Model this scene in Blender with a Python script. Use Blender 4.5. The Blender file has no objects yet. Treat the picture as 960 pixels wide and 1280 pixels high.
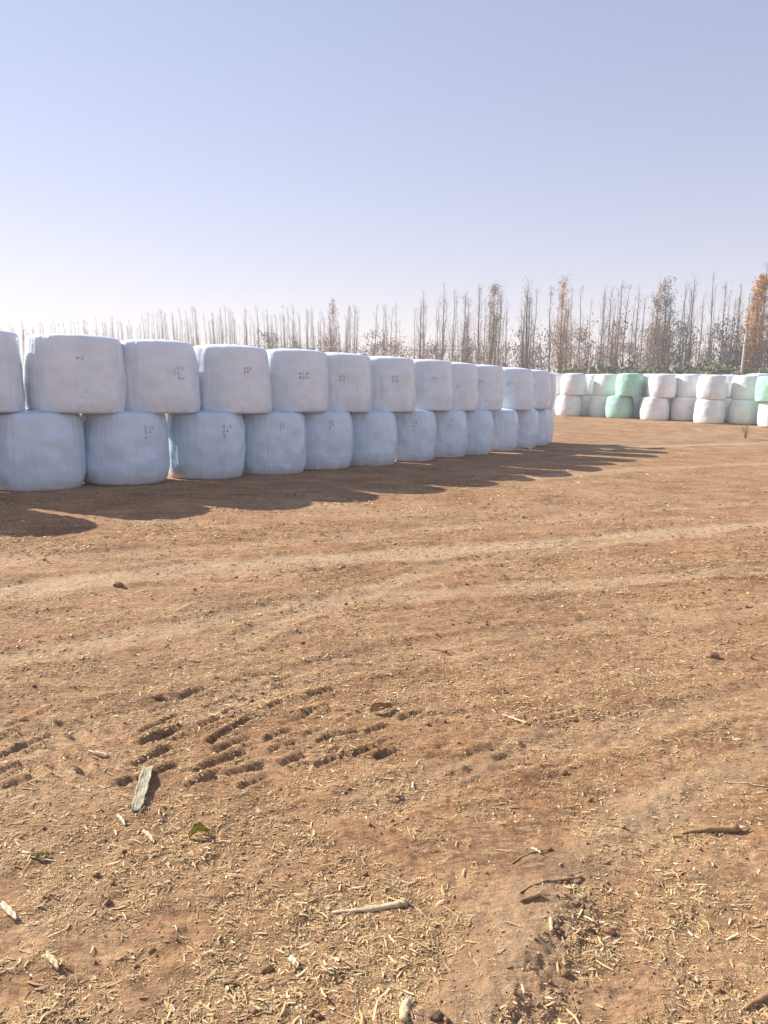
import bpy, math, random
import numpy as np
from mathutils import Vector, Matrix

# ------------------------------------------------------------------ camera, world, sun, exposure
SC = bpy.context.scene
FPX = 960.0; EYE = 1.53
PITCH = math.atan2(148.4, FPX); ROLL = math.atan(.02)
cF = np.array([0, math.cos(PITCH), -math.sin(PITCH)]); cU0 = np.array([0, math.sin(PITCH), math.cos(PITCH)]); cR0 = np.array([1., 0, 0])
cR = cR0*math.cos(ROLL)+cU0*math.sin(ROLL); cU = cU0*math.cos(ROLL)-cR0*math.sin(ROLL)
cam_d = bpy.data.cameras.new('camera'); cam = bpy.data.objects.new('camera', cam_d)
SC.collection.objects.link(cam)
cam_d.sensor_fit = 'VERTICAL'; cam_d.sensor_height = 36; cam_d.lens = 36*FPX/1280
cam_d.clip_start = .05; cam_d.clip_end = 5000
cam.matrix_world = Matrix(((cR[0], cU[0], -cF[0], 0), (cR[1], cU[1], -cF[1], 0), (cR[2], cU[2], -cF[2], EYE), (0, 0, 0, 1)))
SC.camera = cam

SUN_AZ = math.radians(-62); SUN_EL = math.radians(32)      # azimuth clockwise from +Y
world = bpy.data.worlds.new('World'); SC.world = world; world.use_nodes = True
wn = world.node_tree.nodes; wl = world.node_tree.links
bg = wn['Background']; sky = wn.new('ShaderNodeTexSky'); sky.sky_type = 'NISHITA'; sky.sun_disc = False
sky.sun_elevation = SUN_EL; sky.sun_rotation = SUN_AZ
sky.altitude = 50; sky.air_density = 1.35; sky.dust_density = 0.0; sky.ozone_density = 5.0
wb = wn.new('ShaderNodeMix'); wb.data_type = 'RGBA'; wb.blend_type = 'MULTIPLY'; wb.inputs[0].default_value = 1; wb.inputs[7].default_value = (1.245, .99, 1.05, 1)
gam = wn.new('ShaderNodeGamma'); gam.inputs['Gamma'].default_value = .60   # the photo's flat tone curve over the sky
wl.new(sky.outputs['Color'], gam.inputs['Color']); wl.new(gam.outputs['Color'], wb.inputs[6]); wl.new(wb.outputs[2], bg.inputs['Color']); bg.inputs['Strength'].default_value = .146
sun_d = bpy.data.lights.new('sun', 'SUN'); sun = bpy.data.objects.new('sun', sun_d); SC.collection.objects.link(sun)
sun_d.energy = 5.0; sun_d.angle = math.radians(.5); sun_d.color = (1, .945, .86)
sdir = Vector((math.sin(SUN_AZ)*math.cos(SUN_EL), math.cos(SUN_AZ)*math.cos(SUN_EL), math.sin(SUN_EL)))
sun.rotation_euler = sdir.to_track_quat('Z', 'Y').to_euler()
SC.view_settings.view_transform = 'Standard'; SC.view_settings.look = 'None'
SC.view_settings.exposure = .93; SC.view_settings.gamma = 1.0
SC.render.engine = 'CYCLES'
SC.cycles.use_denoising = True
SC.cycles.max_bounces = 6; SC.cycles.volume_bounces = 1
HAZE_DENSITY = .0018

# ------------------------------------------------------------------ helpers
col = SC.collection
def link(o, parent=None):
    col.objects.link(o)
    if parent is not None: o.parent = parent
    return o
def tag(o, label=None, cat=None, group=None, kind=None):
    if label: o['label'] = label
    if cat: o['category'] = cat
    if group: o['group'] = group
    if kind: o['kind'] = kind
    return o
def empty(name, loc, rz=0.0):
    o = bpy.data.objects.new(name, None); o.location = loc; o.rotation_euler = (0, 0, rz); o.empty_display_size = .2
    return link(o)
def mesh_obj(name, verts, faces, mat, parent=None, smooth=True, attrs=None):
    """verts (n,3) array; faces list of tuples or (m,k) array. ONE mesh object."""
    me = bpy.data.meshes.new(name)
    v = np.asarray(verts, dtype=np.float32)
    if isinstance(faces, np.ndarray):
        m, k = faces.shape
        me.vertices.add(len(v)); me.vertices.foreach_set('co', v.ravel())
        me.loops.add(m*k); me.loops.foreach_set('vertex_index', faces.astype(np.int32).ravel())
        me.polygons.add(m); me.polygons.foreach_set('loop_start', np.arange(m, dtype=np.int32)*k)
        me.polygons.foreach_set('loop_total', np.full(m, k, dtype=np.int32))
        me.update(calc_edges=True)
    else:
        me.from_pydata([tuple(map(float, p)) for p in v], [], faces); me.update()
    if smooth: me.polygons.foreach_set('use_smooth', np.ones(len(me.polygons), dtype=bool))
    if attrs:
        for an, arr in attrs.items():
            a = me.attributes.new(an, 'FLOAT', 'POINT'); a.data.foreach_set('value', np.asarray(arr, dtype=np.float32))
    if mat: me.materials.append(mat)
    o = bpy.data.objects.new(name, me)
    return link(o, parent)
class MB:
    """collects tubes and quads of one mesh"""
    def __init__(s): s.v = []; s.f = []; s.n = 0
    def add(s, v, f):
        s.v.extend(v); s.f.extend([tuple(i+s.n for i in q) for q in f]); s.n += len(v)
    def tube(s, pts, rad, sides=6, cap=True, flat=1.0):
        pts = [np.array(p, float) for p in pts]; V = []; F = []
        for i, p in enumerate(pts):
            t = pts[min(i+1, len(pts)-1)]-pts[max(i-1, 0)]; t /= (np.linalg.norm(t)+1e-9)
            a = np.array([0, 0, 1.]) if abs(t[2]) < .9 else np.array([1., 0, 0])
            u = np.cross(t, a); u /= np.linalg.norm(u); w = np.cross(u, t)
            for k in range(sides):
                an = 2*math.pi*k/sides
                V.append(p+rad[i]*(math.cos(an)*u+math.sin(an)*flat*w))
        for i in range(len(pts)-1):
            for k in range(sides):
                k2 = (k+1) % sides
                F.append((i*sides+k, i*sides+k2, (i+1)*sides+k2, (i+1)*sides+k))
        if cap and sides > 2:
            F.append(tuple(range(sides))[::-1]); F.append(tuple((len(pts)-1)*sides+k for k in range(sides)))
        s.add(V, F)
    def quad(s, a, b, c, d): s.add([a, b, c, d], [(0, 1, 2, 3)])
    def box(s, c, d, rz=0.0):
        ca, sa = math.cos(rz), math.sin(rz); V = []
        for z in (-1, 1):
            for x, y in ((-1, -1), (1, -1), (1, 1), (-1, 1)):
                X = x*d[0]/2; Y = y*d[1]/2
                V.append((c[0]+X*ca-Y*sa, c[1]+X*sa+Y*ca, c[2]+z*d[2]/2))
        s.add(V, [(3, 2, 1, 0), (4, 5, 6, 7), (0, 1, 5, 4), (1, 2, 6, 5), (2, 3, 7, 6), (3, 0, 4, 7)])
    def build(s, name, mat, parent=None, smooth=True): return mesh_obj(name, np.array(s.v), s.f, mat, parent, smooth)

# numpy gradient noise
_rs = np.random.RandomState(7)
_P = _rs.permutation(1024); _G = _rs.uniform(0, 2*math.pi, 1024)
def gnoise(x, y, seed=0):
    xi = np.floor(x).astype(np.int64); yi = np.floor(y).astype(np.int64); xf = x-xi; yf = y-yi
    def g(ix, iy, dx, dy):
        a = _G[_P[(ix+seed*37+_P[(iy+seed*101) & 1023]) & 1023]]
        return np.cos(a)*dx+np.sin(a)*dy
    u = xf*xf*xf*(xf*(xf*6-15)+10); v = yf*yf*yf*(yf*(yf*6-15)+10)
    a = g(xi, yi, xf, yf); b = g(xi+1, yi, xf-1, yf); c = g(xi, yi+1, xf, yf-1); d = g(xi+1, yi+1, xf-1, yf-1)
    return ((a+(b-a)*u)+((c+(d-c)*u)-(a+(b-a)*u))*v)*1.5
def sstep(a, b, x):
    t = np.clip((x-a)/(b-a), 0, 1); return t*t*(3-2*t)
def ray_dir(px, py): return cF*FPX+cR*(px-480)+cU*(640-py)
def flat_hit(px, py, z=0.0):
    d = ray_dir(px, py); t = (z-EYE)/d[2]; return d*t+np.array([0, 0, EYE])

# ------------------------------------------------------------------ terrain height
def pathpts(pp): return np.array([flat_hit(*p)[:2] for p in pp])
def densify(P, n=40):
    t = np.linspace(0, len(P)-1, n); x = np.interp(t, range(len(P)), P[:, 0]); y = np.interp(t, range(len(P)), P[:, 1])
    k = np.ones(5)/5
    xs = np.convolve(np.pad(x, 2, mode='edge'), k, 'valid'); ys = np.convolve(np.pad(y, 2, mode='edge'), k, 'valid')
    return np.stack([xs, ys], 1)
def path_uv(P, x, y):
    lo = P.min(0)-1.2; hi = P.max(0)+1.2; m = (x > lo[0]) & (x < hi[0]) & (y > lo[1]) & (y < hi[1])
    U = np.zeros(x.shape); Vv = np.full(x.shape, 9.0); D = np.full(x.shape, 9.0)
    L = float(np.hypot(*np.diff(P, axis=0).T).sum())
    if m.any():
        a, b, c, _ = path_uv0(P, x[m], y[m]); U[m] = a; Vv[m] = b; D[m] = c
    return U, Vv, D, L
def path_uv0(P, x, y):
    best = np.full(x.shape, 1e9); u = np.zeros(x.shape); v = np.zeros(x.shape); L = 0
    for i in range(len(P)-1):
        a = P[i]; d = P[i+1]-a; l = math.hypot(*d)
        if l < 1e-6: continue
        d = d/l; rx = x-a[0]; ry = y-a[1]; t = np.clip(rx*d[0]+ry*d[1], 0, l)
        ex = rx-t*d[0]; ey = ry-t*d[1]; q = ex*ex+ey*ey; m = q < best
        best = np.where(m, q, best); u = np.where(m, L+t, u); v = np.where(m, -(d[1]*rx-d[0]*ry), v); L += l
    return u, v, np.sqrt(best), L
# compacted dusty wheel paths: (pixel path, half width, depth, dust)
BANDS = [
    ([(-200, 765), (0, 738), (150, 722), (400, 699), (650, 679), (960, 657), (1200, 645)], .26, .014, 1.0),
    ([(-200, 850), (0, 826), (140, 800), (350, 760), (600, 735), (960, 712), (1200, 700)], .17, .012, .75),
    ([(300, 800), (420, 748), (560, 705), (760, 676), (960, 668)], .13, .008, .6),
    ([(-200, 705), (0, 700), (200, 690), (500, 664), (760, 640), (1100, 618)], .22, .012, .45),
    ([(640, 1330), (655, 1230), (700, 1130), (740, 1075), (830, 1000), (1000, 930)], .12, .0, .5),
    ([(-100, 965), (150, 905), (420, 830), (700, 780), (1100, 745)], .16, .010, .35),
    ([(640, 600), (800, 585), (1000, 577), (1300, 570)], .35, .02, .7),
    ([(700, 562), (860, 556), (1000, 553), (1300, 552)], .5, .03, .8),
    ([(450, 1010), (620, 950), (800, 900), (1000, 860)], .14, .008, .3),
]
# tractor tread prints: path, half width, pitch, tilt, depth, fade noise seed
GROOVES = [  # single lug prints of tractor tyres: two pixel ends, half width (m), depth (m)
    ((176, 917), (222, 894), .022, .030), ((177, 932), (227, 912), .026, .036), ((168, 960), (217, 934), .024, .026), ((188, 969), (224, 958), .026, .034), ((186, 889), (220, 878), .018, .020),
    ((262, 928), (314, 898), .020, .026), ((268, 940), (314, 922), .022, .030), ((242, 967), (310, 941), .024, .028), ((250, 909), (276, 899), .018, .018), ((254, 882), (302, 865), .018, .018),
    ((310, 869), (334, 861), .016, .014), ((280, 893), (296, 884), .020, .020), ((335, 883), (354, 875), .018, .018), ((284, 969), (336, 957), .022, .020), ((352, 905), (392, 890), .016, .010),
    ((396, 927), (452, 911), .020, .018), ((378, 919), (404, 909), .018, .014), ((350, 956), (384, 944), .022, .020), ((412, 943), (432, 935), .018, .012), ((420, 900), (458, 884), .016, .010), ((470, 930), (505, 916), .016, .010),
    ((84, 921), (110, 934), .024, .022), ((62, 937), (96, 958), .026, .022), ((98, 903), (132, 926), .022, .016), ((-8, 951), (36, 934), .022, .024), ((46, 929), (64, 920), .020, .018), ((118, 893), (150, 908), .020, .012),
    ((30, 905), (70, 886), .018, .012), ((0, 925), (28, 914), .018, .014), ((128, 990), (165, 978), .020, .010), ((60, 975), (100, 985), .020, .012), ((20, 960), (52, 975), .022, .014), ((120, 950), (146, 962), .022, .014)]
for x_, y_, dx_, dy_ in [(72, 905, 32, 20), (80, 948, 30, 18), (95, 968, 34, 17), (60, 962, 26, 15), (108, 885, 30, 16), (135, 915, 26, 14), (-10, 975, 40, -15), (5, 990, 38, -13), (10, 912, 34, -12),
        (20, 938, 30, -11), (150, 985, 36, -14), (232, 985, 40, -15), (300, 985, 36, -13), (330, 925, 36, -13), (338, 940, 34, -12), (395, 958, 40, -14), (440, 945, 34, -12), (455, 915, 34, -12), (470, 948, 32, -11), (380, 890, 34, -12), (225, 870, 34, -11), (330, 852, 36, -11), (385, 868, 34, -10), (500, 895, 34, -11)]:
    GROOVES.append(((x_, y_), (x_+dx_, y_+dy_), .021, .020))
GROOVES = [(flat_hit(*a)[:2], flat_hit(*b)[:2], w, d) for a, b, w, d in GROOVES]
_r = random.Random(3)
for (x0, y0, x1, y1, n_, L_, d_, an) in [(245, 650, 400, 692, 46, .26, .026, .05), (588, 690, 640, 722, 16, .30, .034, .08), (665, 695, 705, 722, 14, .30, .040, .05), (610, 620, 652, 642, 14, .3, .034, -.6), (665, 628, 722, 648, 12, .32, .034, -.2),
        (728, 650, 805, 668, 18, .36, .036, .05), (500, 655, 580, 690, 14, .25, .018, .1), (760, 600, 900, 625, 20, .45, .030, -.2), (0, 650, 60, 672, 12, .3, .025, -.2), (560, 612, 610, 640, 10, .3, .022, .1),
        (640, 760, 760, 800, 16, .2, .012, .4), (520, 880, 700, 980, 26, .2, .010, .45), (840, 690, 950, 740, 14, .25, .016, .2), (330, 770, 520, 830, 18, .2, .010, .4), (700, 575, 900, 596, 18, .5, .03, -.1)]:
    for _ in range(n_):
        c_ = flat_hit(_r.uniform(x0, x1), _r.uniform(y0, y1))[:2]; a_ = an+_r.uniform(-.15, .15); l_ = L_*_r.uniform(.4, 1)
        e_ = np.array([math.cos(a_), math.sin(a_)])*l_/2; GROOVES.append((c_-e_, c_+e_, _r.uniform(.016, .03), d_*_r.uniform(.5, 1.1)))
RIDGES = [(densify(pathpts(p)), w, h) for p, w, h in (([(660, 527), (740, 537), (800, 541), (900, 546), (1060, 552)],   .14, .13), ([(760, 560), (860, 566), (1000, 570)], .1, .04), ([(900, 535), (960, 541), (1100, 548)], .12, .08))]
BANDS = [(densify(pathpts(p)), w, d, k) for p, w, d, k in BANDS]
TREADBAND = densify(pathpts([(-60, 960), (120, 935), (300, 925), (460, 915)]), 20)
MOUND = densify(pathpts([(560, 1400), (610, 1290), (655, 1200), (692, 1135), (712, 1092)]), 20)
def terrain(x, y, with_attr=False):
    x = np.atleast_1d(np.asarray(x, float)); y = np.atleast_1d(np.asarray(y, float)); r = np.hypot(x, y)
    z = .5*sstep(26, 42, y)
    near = 1-sstep(8, 20, r); mid = 1-sstep(22, 40, r)
    z += .030*gnoise(x/2.9, y/2.9, 1)*(1-sstep(9, 11, y)*(1-sstep(28, 32, y)))
    z += .010*gnoise(x/.8, y/.8, 2)*mid
    # wheel-drag streaks, elongated along the tracks (about 27 degrees)
    ca, sa = math.cos(math.radians(25)), math.sin(math.radians(25))
    a = x*ca+y*sa+.3*gnoise(x/2, y/2, 11); b = -x*sa+y*ca+.25*gnoise(x/1.7, y/1.7, 12)
    st = gnoise(a/1.6, b/.16, 3)*.6+gnoise(a/.7, b/.07, 4)*.4
    z += st*.010*mid*(.5+.5*sstep(2.2, 4, r))
    # clods
    tr_ = path_uv(TREADBAND, x, y)[2]; near = near*(1-.75*(1-sstep(.28, .5, tr_)))
    cl = gnoise(x/.16, y/.16, 5); z += .012*np.maximum(cl, -.2)*near
    cl2 = gnoise(x/.055, y/.055, 6); z += .0055*cl2*near
    z += .0028*gnoise(x/.024, y/.024, 7)*(1-sstep(4, 7, r))
    dust = np.clip(.18+.5*gnoise(x/2.2, y/2.2, 8)+.35*gnoise(a/1.2, b/.25, 9)*mid, 0, 1)*.55
    for P, w, dep, k in BANDS:
        u, v, dd, L = path_uv(P, x, y)
        wob = w*(1+.35*gnoise(u/.8, v*0+3.3, 13))
        m = 1-sstep(wob*.55, wob*1.35, dd)
        z += -dep*m+dep*.7*np.exp(-((dd-wob*1.4)/(w*.3))**2)
        brk = sstep(-.55, .15, gnoise(u/.9, v/.4, 14))
        dust = np.maximum(dust, m*k*(.65+.45*brk))
    for A_, B_, w, dep in GROOVES:
        lo = np.minimum(A_, B_)-.16; hi = np.maximum(A_, B_)+.16
        ix = np.nonzero((x > lo[0]) & (x < hi[0]) & (y > lo[1]) & (y < hi[1]))[0]
        if not len(ix): continue
        qx, qy = x[ix], y[ix]; d_ = B_-A_; l_ = math.hypot(*d_); d_ = d_/l_
        t_ = (qx-A_[0])*d_[0]+(qy-A_[1])*d_[1]; o_ = -(qx-A_[0])*d_[1]+(qy-A_[1])*d_[0]
        o_ = o_+.012*gnoise(qx/.09, qy/.09, 31)-.10*l_*(1-((t_/l_-.5)*2)**2)*.35
        en = sstep(-.015, .02, t_)*(1-sstep(l_-.02, l_+.015, t_))
        w = w*.9; dep = min(dep*.9, .0185)
        z[ix] += en*(-dep*np.exp(-(np.abs(o_)/w)**3)+dep*.55*np.exp(-((o_+w*1.9)/(w*.7))**2)+dep*.5*np.exp(-((o_-w*1.9)/(w*.7))**2))
    # soil ridge at the lower right, crumbled on its right flank
    u, v, dd, L = path_uv(MOUND, x, y)
    side = v  # left of path positive
    wl_ = .20; wr = .11
    g = np.where(side > 0, np.exp(-(side/wl_)**2), np.exp(-(side/wr)**2))*(1-sstep(.80*L, L*1.0, u)*1.0)*np.where(dd > .6, 0, 1)
    g = g*(dd < .6)
    z += .036*g
    crumb = np.exp(-((side+.06)/.07)**2)*(u < L*.98)*(dd < .3)
    z += crumb*(.008*gnoise(x/.045, y/.045, 50)+.006*gnoise(x/.02, y/.02, 51))
    dust = np.maximum(dust, .7*g*(side > -.02))
    for P, w, hh in RIDGES:
        u, v, dd, L = path_uv(P, x, y)
        z += hh*np.exp(-(dd/w)**2)*(.55+.9*gnoise(u/.7, u*0+2.2, 55)+.5*gnoise(u/.2, v/.2, 56))
    if with_attr:
        return z, dust
    return z
def tz(x, y): return float(terrain(x, y)[0])
def ground_at(px, py):
    z = 0.0
    for _ in range(6):
        p = flat_hit(px, py, z); z = tz(p[0], p[1])
    return np.array([p[0], p[1], z])

# ------------------------------------------------------------------ materials
def mat_new(name):
    m = bpy.data.materials.new(name); m.use_nodes = True
    return m, m.node_tree.nodes, m.node_tree.links, m.node_tree.nodes['Principled BSDF']
def simple(name, c, rough=.7, var=.15, scale=20, c2=None, bump=0.0, spec=.3):
    m, n, l, b = mat_new(name)
    tc = n.new('ShaderNodeTexCoord'); no = n.new('ShaderNodeTexNoise'); no.inputs['Scale'].default_value = scale; no.inputs['Detail'].default_value = 5
    l.new(tc.outputs['Object'], no.inputs['Vector'])
    cr = n.new('ShaderNodeValToRGB'); l.new(no.outputs['Fac'], cr.inputs['Fac'])
    c2 = c2 or tuple(x*(1-var) for x in c)
    cr.color_ramp.elements[0].color = (*c2, 1); cr.color_ramp.elements[1].color = (*c, 1)
    cr.color_ramp.elements[0].position = .35; cr.color_ramp.elements[1].position = .65
    l.new(cr.outputs['Color'], b.inputs['Base Color']); b.inputs['Roughness'].default_value = rough
    b.inputs['Specular IOR Level'].default_value = spec
    if bump:
        bp = n.new('ShaderNodeBump'); bp.inputs['Strength'].default_value = bump; bp.inputs['Distance'].default_value = .01
        l.new(no.outputs['Fac'], bp.inputs['Height']); l.new(bp.outputs['Normal'], b.inputs['Normal'])
    return m
def soil_material():
    m, n, l, b = mat_new('packed_soil')
    geo = n.new('ShaderNodeNewGeometry'); pos = geo.outputs['Position']
    def noise(scale, detail=6, rough=.6, vec=None, sc3=None, rot=0):
        mp = n.new('ShaderNodeMapping'); l.new(vec or pos, mp.inputs['Vector'])
        if sc3: mp.inputs['Scale'].default_value = sc3
        mp.inputs['Rotation'].default_value = (0, 0, rot)
        t = n.new('ShaderNodeTexNoise'); t.inputs['Scale'].default_value = scale; t.inputs['Detail'].default_value = detail; t.inputs['Roughness'].default_value = rough
        l.new(mp.outputs['Vector'], t.inputs['Vector']); return t.outputs['Fac']
    def ramp(src, stops):
        r = n.new('ShaderNodeValToRGB'); l.new(src, r.inputs['Fac']); e = r.color_ramp.elements
        while len(e) < len(stops): e.new(.5)
        for i, (p, c) in enumerate(stops): e[i].position = p; e[i].color = (*c, 1) if len(c) == 3 else c
        return r.outputs['Color']
    def mix(f, a, c, mode='MIX'):
        x = n.new('ShaderNodeMix'); x.data_type = 'RGBA'; x.blend_type = mode
        if isinstance(f, float): x.inputs[0].default_value = f
        else: l.new(f, x.inputs[0])
        for s, i in ((a, 6), (c, 7)):
            if isinstance(s, tuple): x.inputs[i].default_value = (*s, 1)
            else: l.new(s, x.inputs[i])
        return x.outputs[2]
    base = ramp(noise(1.3, 8, .62), [(.32, (.25, .130, .064)), (.5, (.37, .207, .107)), (.68, (.47, .288, .158))])
    fine = ramp(noise(38, 5, .7), [(.3, (.50, .47, .44)), (.48, (1, 1, 1)), (.70, (1.38, 1.36, 1.30))])
    c = mix(1.0, base, fine, 'MULTIPLY')
    speck = ramp(noise(13, 8, .78, None, (1, 1.7, 1), math.radians(-25)), [(.36, (.60, .56, .52)), (.48, (1, 1, 1)), (.62, (1.28, 1.26, 1.2))])
    c = mix(.85, c, speck, 'MULTIPLY')
    streak = ramp(noise(1.0, 7, .65, None, (1.1, 8.0, 1), math.radians(-25)), [(.36, (.66, .62, .58)), (.5, (1, 1, 1)), (.64, (1.2, 1.2, 1.2))])
    c = mix(.62, c, streak, 'MULTIPLY')
    # trodden chaff and straw dust: pale flecks of their own colour
    v = n.new('ShaderNodeTexVoronoi'); v.inputs['Scale'].default_value = 60; v.distance = 'EUCLIDEAN'
    mp = n.new('ShaderNodeMapping'); l.new(pos, mp.inputs['Vector']); mp.inputs['Scale'].default_value = (.55, 1.5, 1); l.new(mp.outputs['Vector'], v.inputs['Vector'])
    sep = n.new('ShaderNodeSeparateColor'); l.new(v.outputs['Color'], sep.inputs['Color'])
    patch = ramp(noise(2.2, 6, .6), [(.42, (0, 0, 0)), (.62, (1, 1, 1))])
    fle = ramp(sep.outputs['Red'], [(.66, (0, 0, 0)), (.8, (1, 1, 1))])
    ml = n.new('ShaderNodeMath'); ml.operation = 'MULTIPLY'; l.new(fle, ml.inputs[0]); l.new(patch, ml.inputs[1])
    ml2 = n.new('ShaderNodeMath'); ml2.operation = 'MULTIPLY'; l.new(ml.outputs[0], ml2.inputs[0]); ml2.inputs[1].default_value = .55
    c = mix(ml2.outputs[0], c, (.60, .43, .24))
    at = n.new('ShaderNodeAttribute'); at.attribute_name = 'dust'
    dn = noise(9, 6, .7)
    dm = n.new('ShaderNodeMath'); dm.operation = 'MULTIPLY_ADD'; l.new(dn, dm.inputs[0]); dm.inputs[1].default_value = .9; dm.inputs[2].default_value = .25
    dm2 = n.new('ShaderNodeMath'); dm2.operation = 'MULTIPLY'; dm2.use_clamp = True; l.new(dm.outputs[0], dm2.inputs[0]); l.new(at.outputs['Fac'], dm2.inputs[1])
    c = mix(dm2.outputs[0], c, (.60, .425, .26))
    l.new(c, b.inputs['Base Color']); b.inputs['Roughness'].default_value = .95; b.inputs['Specular IOR Level'].default_value = .146
    h = n.new('ShaderNodeMath'); h.operation = 'ADD'; l.new(noise(55, 8, .75), h.inputs[0])
    h2 = n.new('ShaderNodeMath'); h2.operation = 'MULTIPLY_ADD'; l.new(noise(12, 6, .7, None, (1, 2.2, 1), math.radians(-25)), h2.inputs[0]); h2.inputs[1].default_value = 2.2; l.new(h.outputs[0], h2.inputs[2])
    l.new(sep.outputs['Green'], h.inputs[1])
    bp = n.new('ShaderNodeBump'); bp.inputs['Strength'].default_value = .9; bp.inputs['Distance'].default_value = .018
    l.new(h2.outputs[0], bp.inputs['Height']); l.new(bp.outputs['Normal'], b.inputs['Normal'])
    return m
def film_material(name, c, c2, rough=.27, mud=0.0):
    m, n, l, b = mat_new(name)
    tc = n.new('ShaderNodeTexCoord'); mp = n.new('ShaderNodeMapping'); l.new(tc.outputs['Object'], mp.inputs['Vector']); mp.inputs['Scale'].default_value = (1, 1, .13)
    oi = n.new('ShaderNodeObjectInfo'); off = n.new('ShaderNodeVectorMath'); off.operation = 'SCALE'; l.new(oi.outputs['Location'], off.inputs[0]); off.inputs['Scale'].default_value = 3.7
    ad = n.new('ShaderNodeVectorMath'); l.new(mp.outputs['Vector'], ad.inputs[0]); l.new(off.outputs['Vector'], ad.inputs[1])
    n1 = n.new('ShaderNodeTexNoise'); n1.inputs['Scale'].default_value = 14; n1.inputs['Detail'].default_value = 6; n1.inputs['Roughness'].default_value = .6; l.new(ad.outputs[0], n1.inputs['Vector'])
    mp2 = n.new('ShaderNodeMapping'); l.new(tc.outputs['Object'], mp2.inputs['Vector']); mp2.inputs['Scale'].default_value = (1, 1, 1.6)
    n2 = n.new('ShaderNodeTexNoise'); n2.inputs['Scale'].default_value = 3.2; n2.inputs['Detail'].default_value = 5; l.new(mp2.outputs['Vector'], n2.inputs['Vector'])
    # overlapping turns of film show as faint vertical edges
    n3 = n.new('ShaderNodeTexNoise'); n3.inputs['Scale'].default_value = 2.1; n3.inputs['Detail'].default_value = 3; l.new(ad.outputs[0], n3.inputs['Vector'])
    r = n.new('ShaderNodeValToRGB'); l.new(n3.outputs['Fac'], r.inputs['Fac'])
    r.color_ramp.elements[0].position = .38; r.color_ramp.elements[0].color = (*c2, 1); r.color_ramp.elements[1].position = .58; r.color_ramp.elements[1].color = (*c, 1)
    dirt = n.new('ShaderNodeValToRGB'); l.new(n2.outputs['Fac'], dirt.inputs['Fac']); dirt.color_ramp.elements[0].position = .25; dirt.color_ramp.elements[0].color = (.90, .885, .86, 1)
    dirt.color_ramp.elements[1].position = .6; dirt.color_ramp.elements[1].color = (1, 1, 1, 1)
    mx = n.new('ShaderNodeMix'); mx.data_type = 'RGBA'; mx.blend_type = 'MULTIPLY'; mx.inputs[0].default_value = 1
    l.new(r.outputs['Color'], mx.inputs[6]); l.new(dirt.outputs['Color'], mx.inputs[7])
    # mud splash low on the film
    sp = n.new('ShaderNodeSeparateXYZ'); l.new(tc.outputs['Object'], sp.inputs[0])
    out = mx.outputs[2]
    if mud:
        ma = n.new('ShaderNodeMath'); ma.operation = 'MULTIPLY_ADD'; l.new(n2.outputs['Fac'], ma.inputs[0]); ma.inputs[1].default_value = -.55; l.new(sp.outputs['Z'], ma.inputs[2])
        mr = n.new('ShaderNodeMapRange'); l.new(ma.outputs[0], mr.inputs[0]); mr.inputs[1].default_value = -.27; mr.inputs[2].default_value = -.08; mr.inputs[3].default_value = mud; mr.inputs[4].default_value = 0
        mm = n.new('ShaderNodeMix'); mm.data_type = 'RGBA'; l.new(mr.outputs[0], mm.inputs[0]); l.new(out, mm.inputs[6]); mm.inputs[7].default_value = (.42, .29, .19, 1); out = mm.outputs[2]
    l.new(out, b.inputs['Base Color']); b.inputs['Roughness'].default_value = rough; b.inputs['Specular IOR Level'].default_value = .45
    b1 = n.new('ShaderNodeBump'); b1.inputs['Strength'].default_value = .28; b1.inputs['Distance'].default_value = .02; l.new(n1.outputs['Fac'], b1.inputs['Height'])
    b2 = n.new('ShaderNodeBump'); b2.inputs['Strength'].default_value = .25; b2.inputs['Distance'].default_value = .05; l.new(n2.outputs['Fac'], b2.inputs['Height']); l.new(b1.outputs['Normal'], b2.inputs['Normal'])
    l.new(b2.outputs['Normal'], b.inputs['Normal'])
    return m
M = {}
M['soil'] = soil_material()
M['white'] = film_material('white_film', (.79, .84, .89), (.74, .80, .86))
M['white_blue_light'] = film_material('white_film_blue_light', (.65, .775, .90), (.60, .73, .87), mud=.5)  # bluish cast of the light on the lower tier, tinted into the film colour
M['far_white'] = film_material('aged_white_film', (.77, .785, .79), (.71, .73, .735))
M['mint'] = film_material('mint_film', (.42, .70, .57), (.35, .63, .50))
M['pale_mint'] = film_material('pale_mint_film', (.80, .83, .80), (.68, .79, .73))
M['ink'] = simple('marker_ink', (.36, .36, .41), .6, .4, 60)
M['bark'] = simple('poplar_bark', (.135, .10, .075), .9, .45, 6)
M['twig'] = simple('bare_twig', (.17, .12, .085), .9, .35, 3)
M['leaf_brown'] = simple('dry_brown_leaf', (.42, .25, .095), .8, .5, 1.1, (.24, .14, .06))
M['leaf_orange'] = simple('orange_leaf', (.62, .33, .05), .75, .5, .9, (.42, .20, .04))
M['leaf_yellow'] = simple('yellow_green_leaf', (.34, .27, .07), .75, .5, .9, (.20, .16, .06))
M['leaf_grey'] = simple('greyish_leaf', (.14, .13, .085), .8, .4, 1.3, (.08, .075, .05))
M['leaf_olive'] = simple('olive_leaf', (.15, .16, .055), .8, .4, 1.3, (.09, .09, .04))
M['pole'] = simple('weathered_concrete', (.44, .38, .33), .85, .2, 5)
M['wire'] = simple('cable', (.10, .10, .10), .6)
M['ceramic'] = simple('insulator_ceramic', (.35, .22, .16), .3)
M['stalk'] = simple('dry_stalk', (.40, .25, .12), .8, .35, 40, (.26, .15, .07), .4)
M['pale_stalk'] = simple('pale_stalk', (.62, .50, .31), .8, .25, 40, (.46, .34, .19), .4)
M['pith'] = simple('stalk_pith', (.62, .53, .37), .9, .1, 60)
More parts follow.
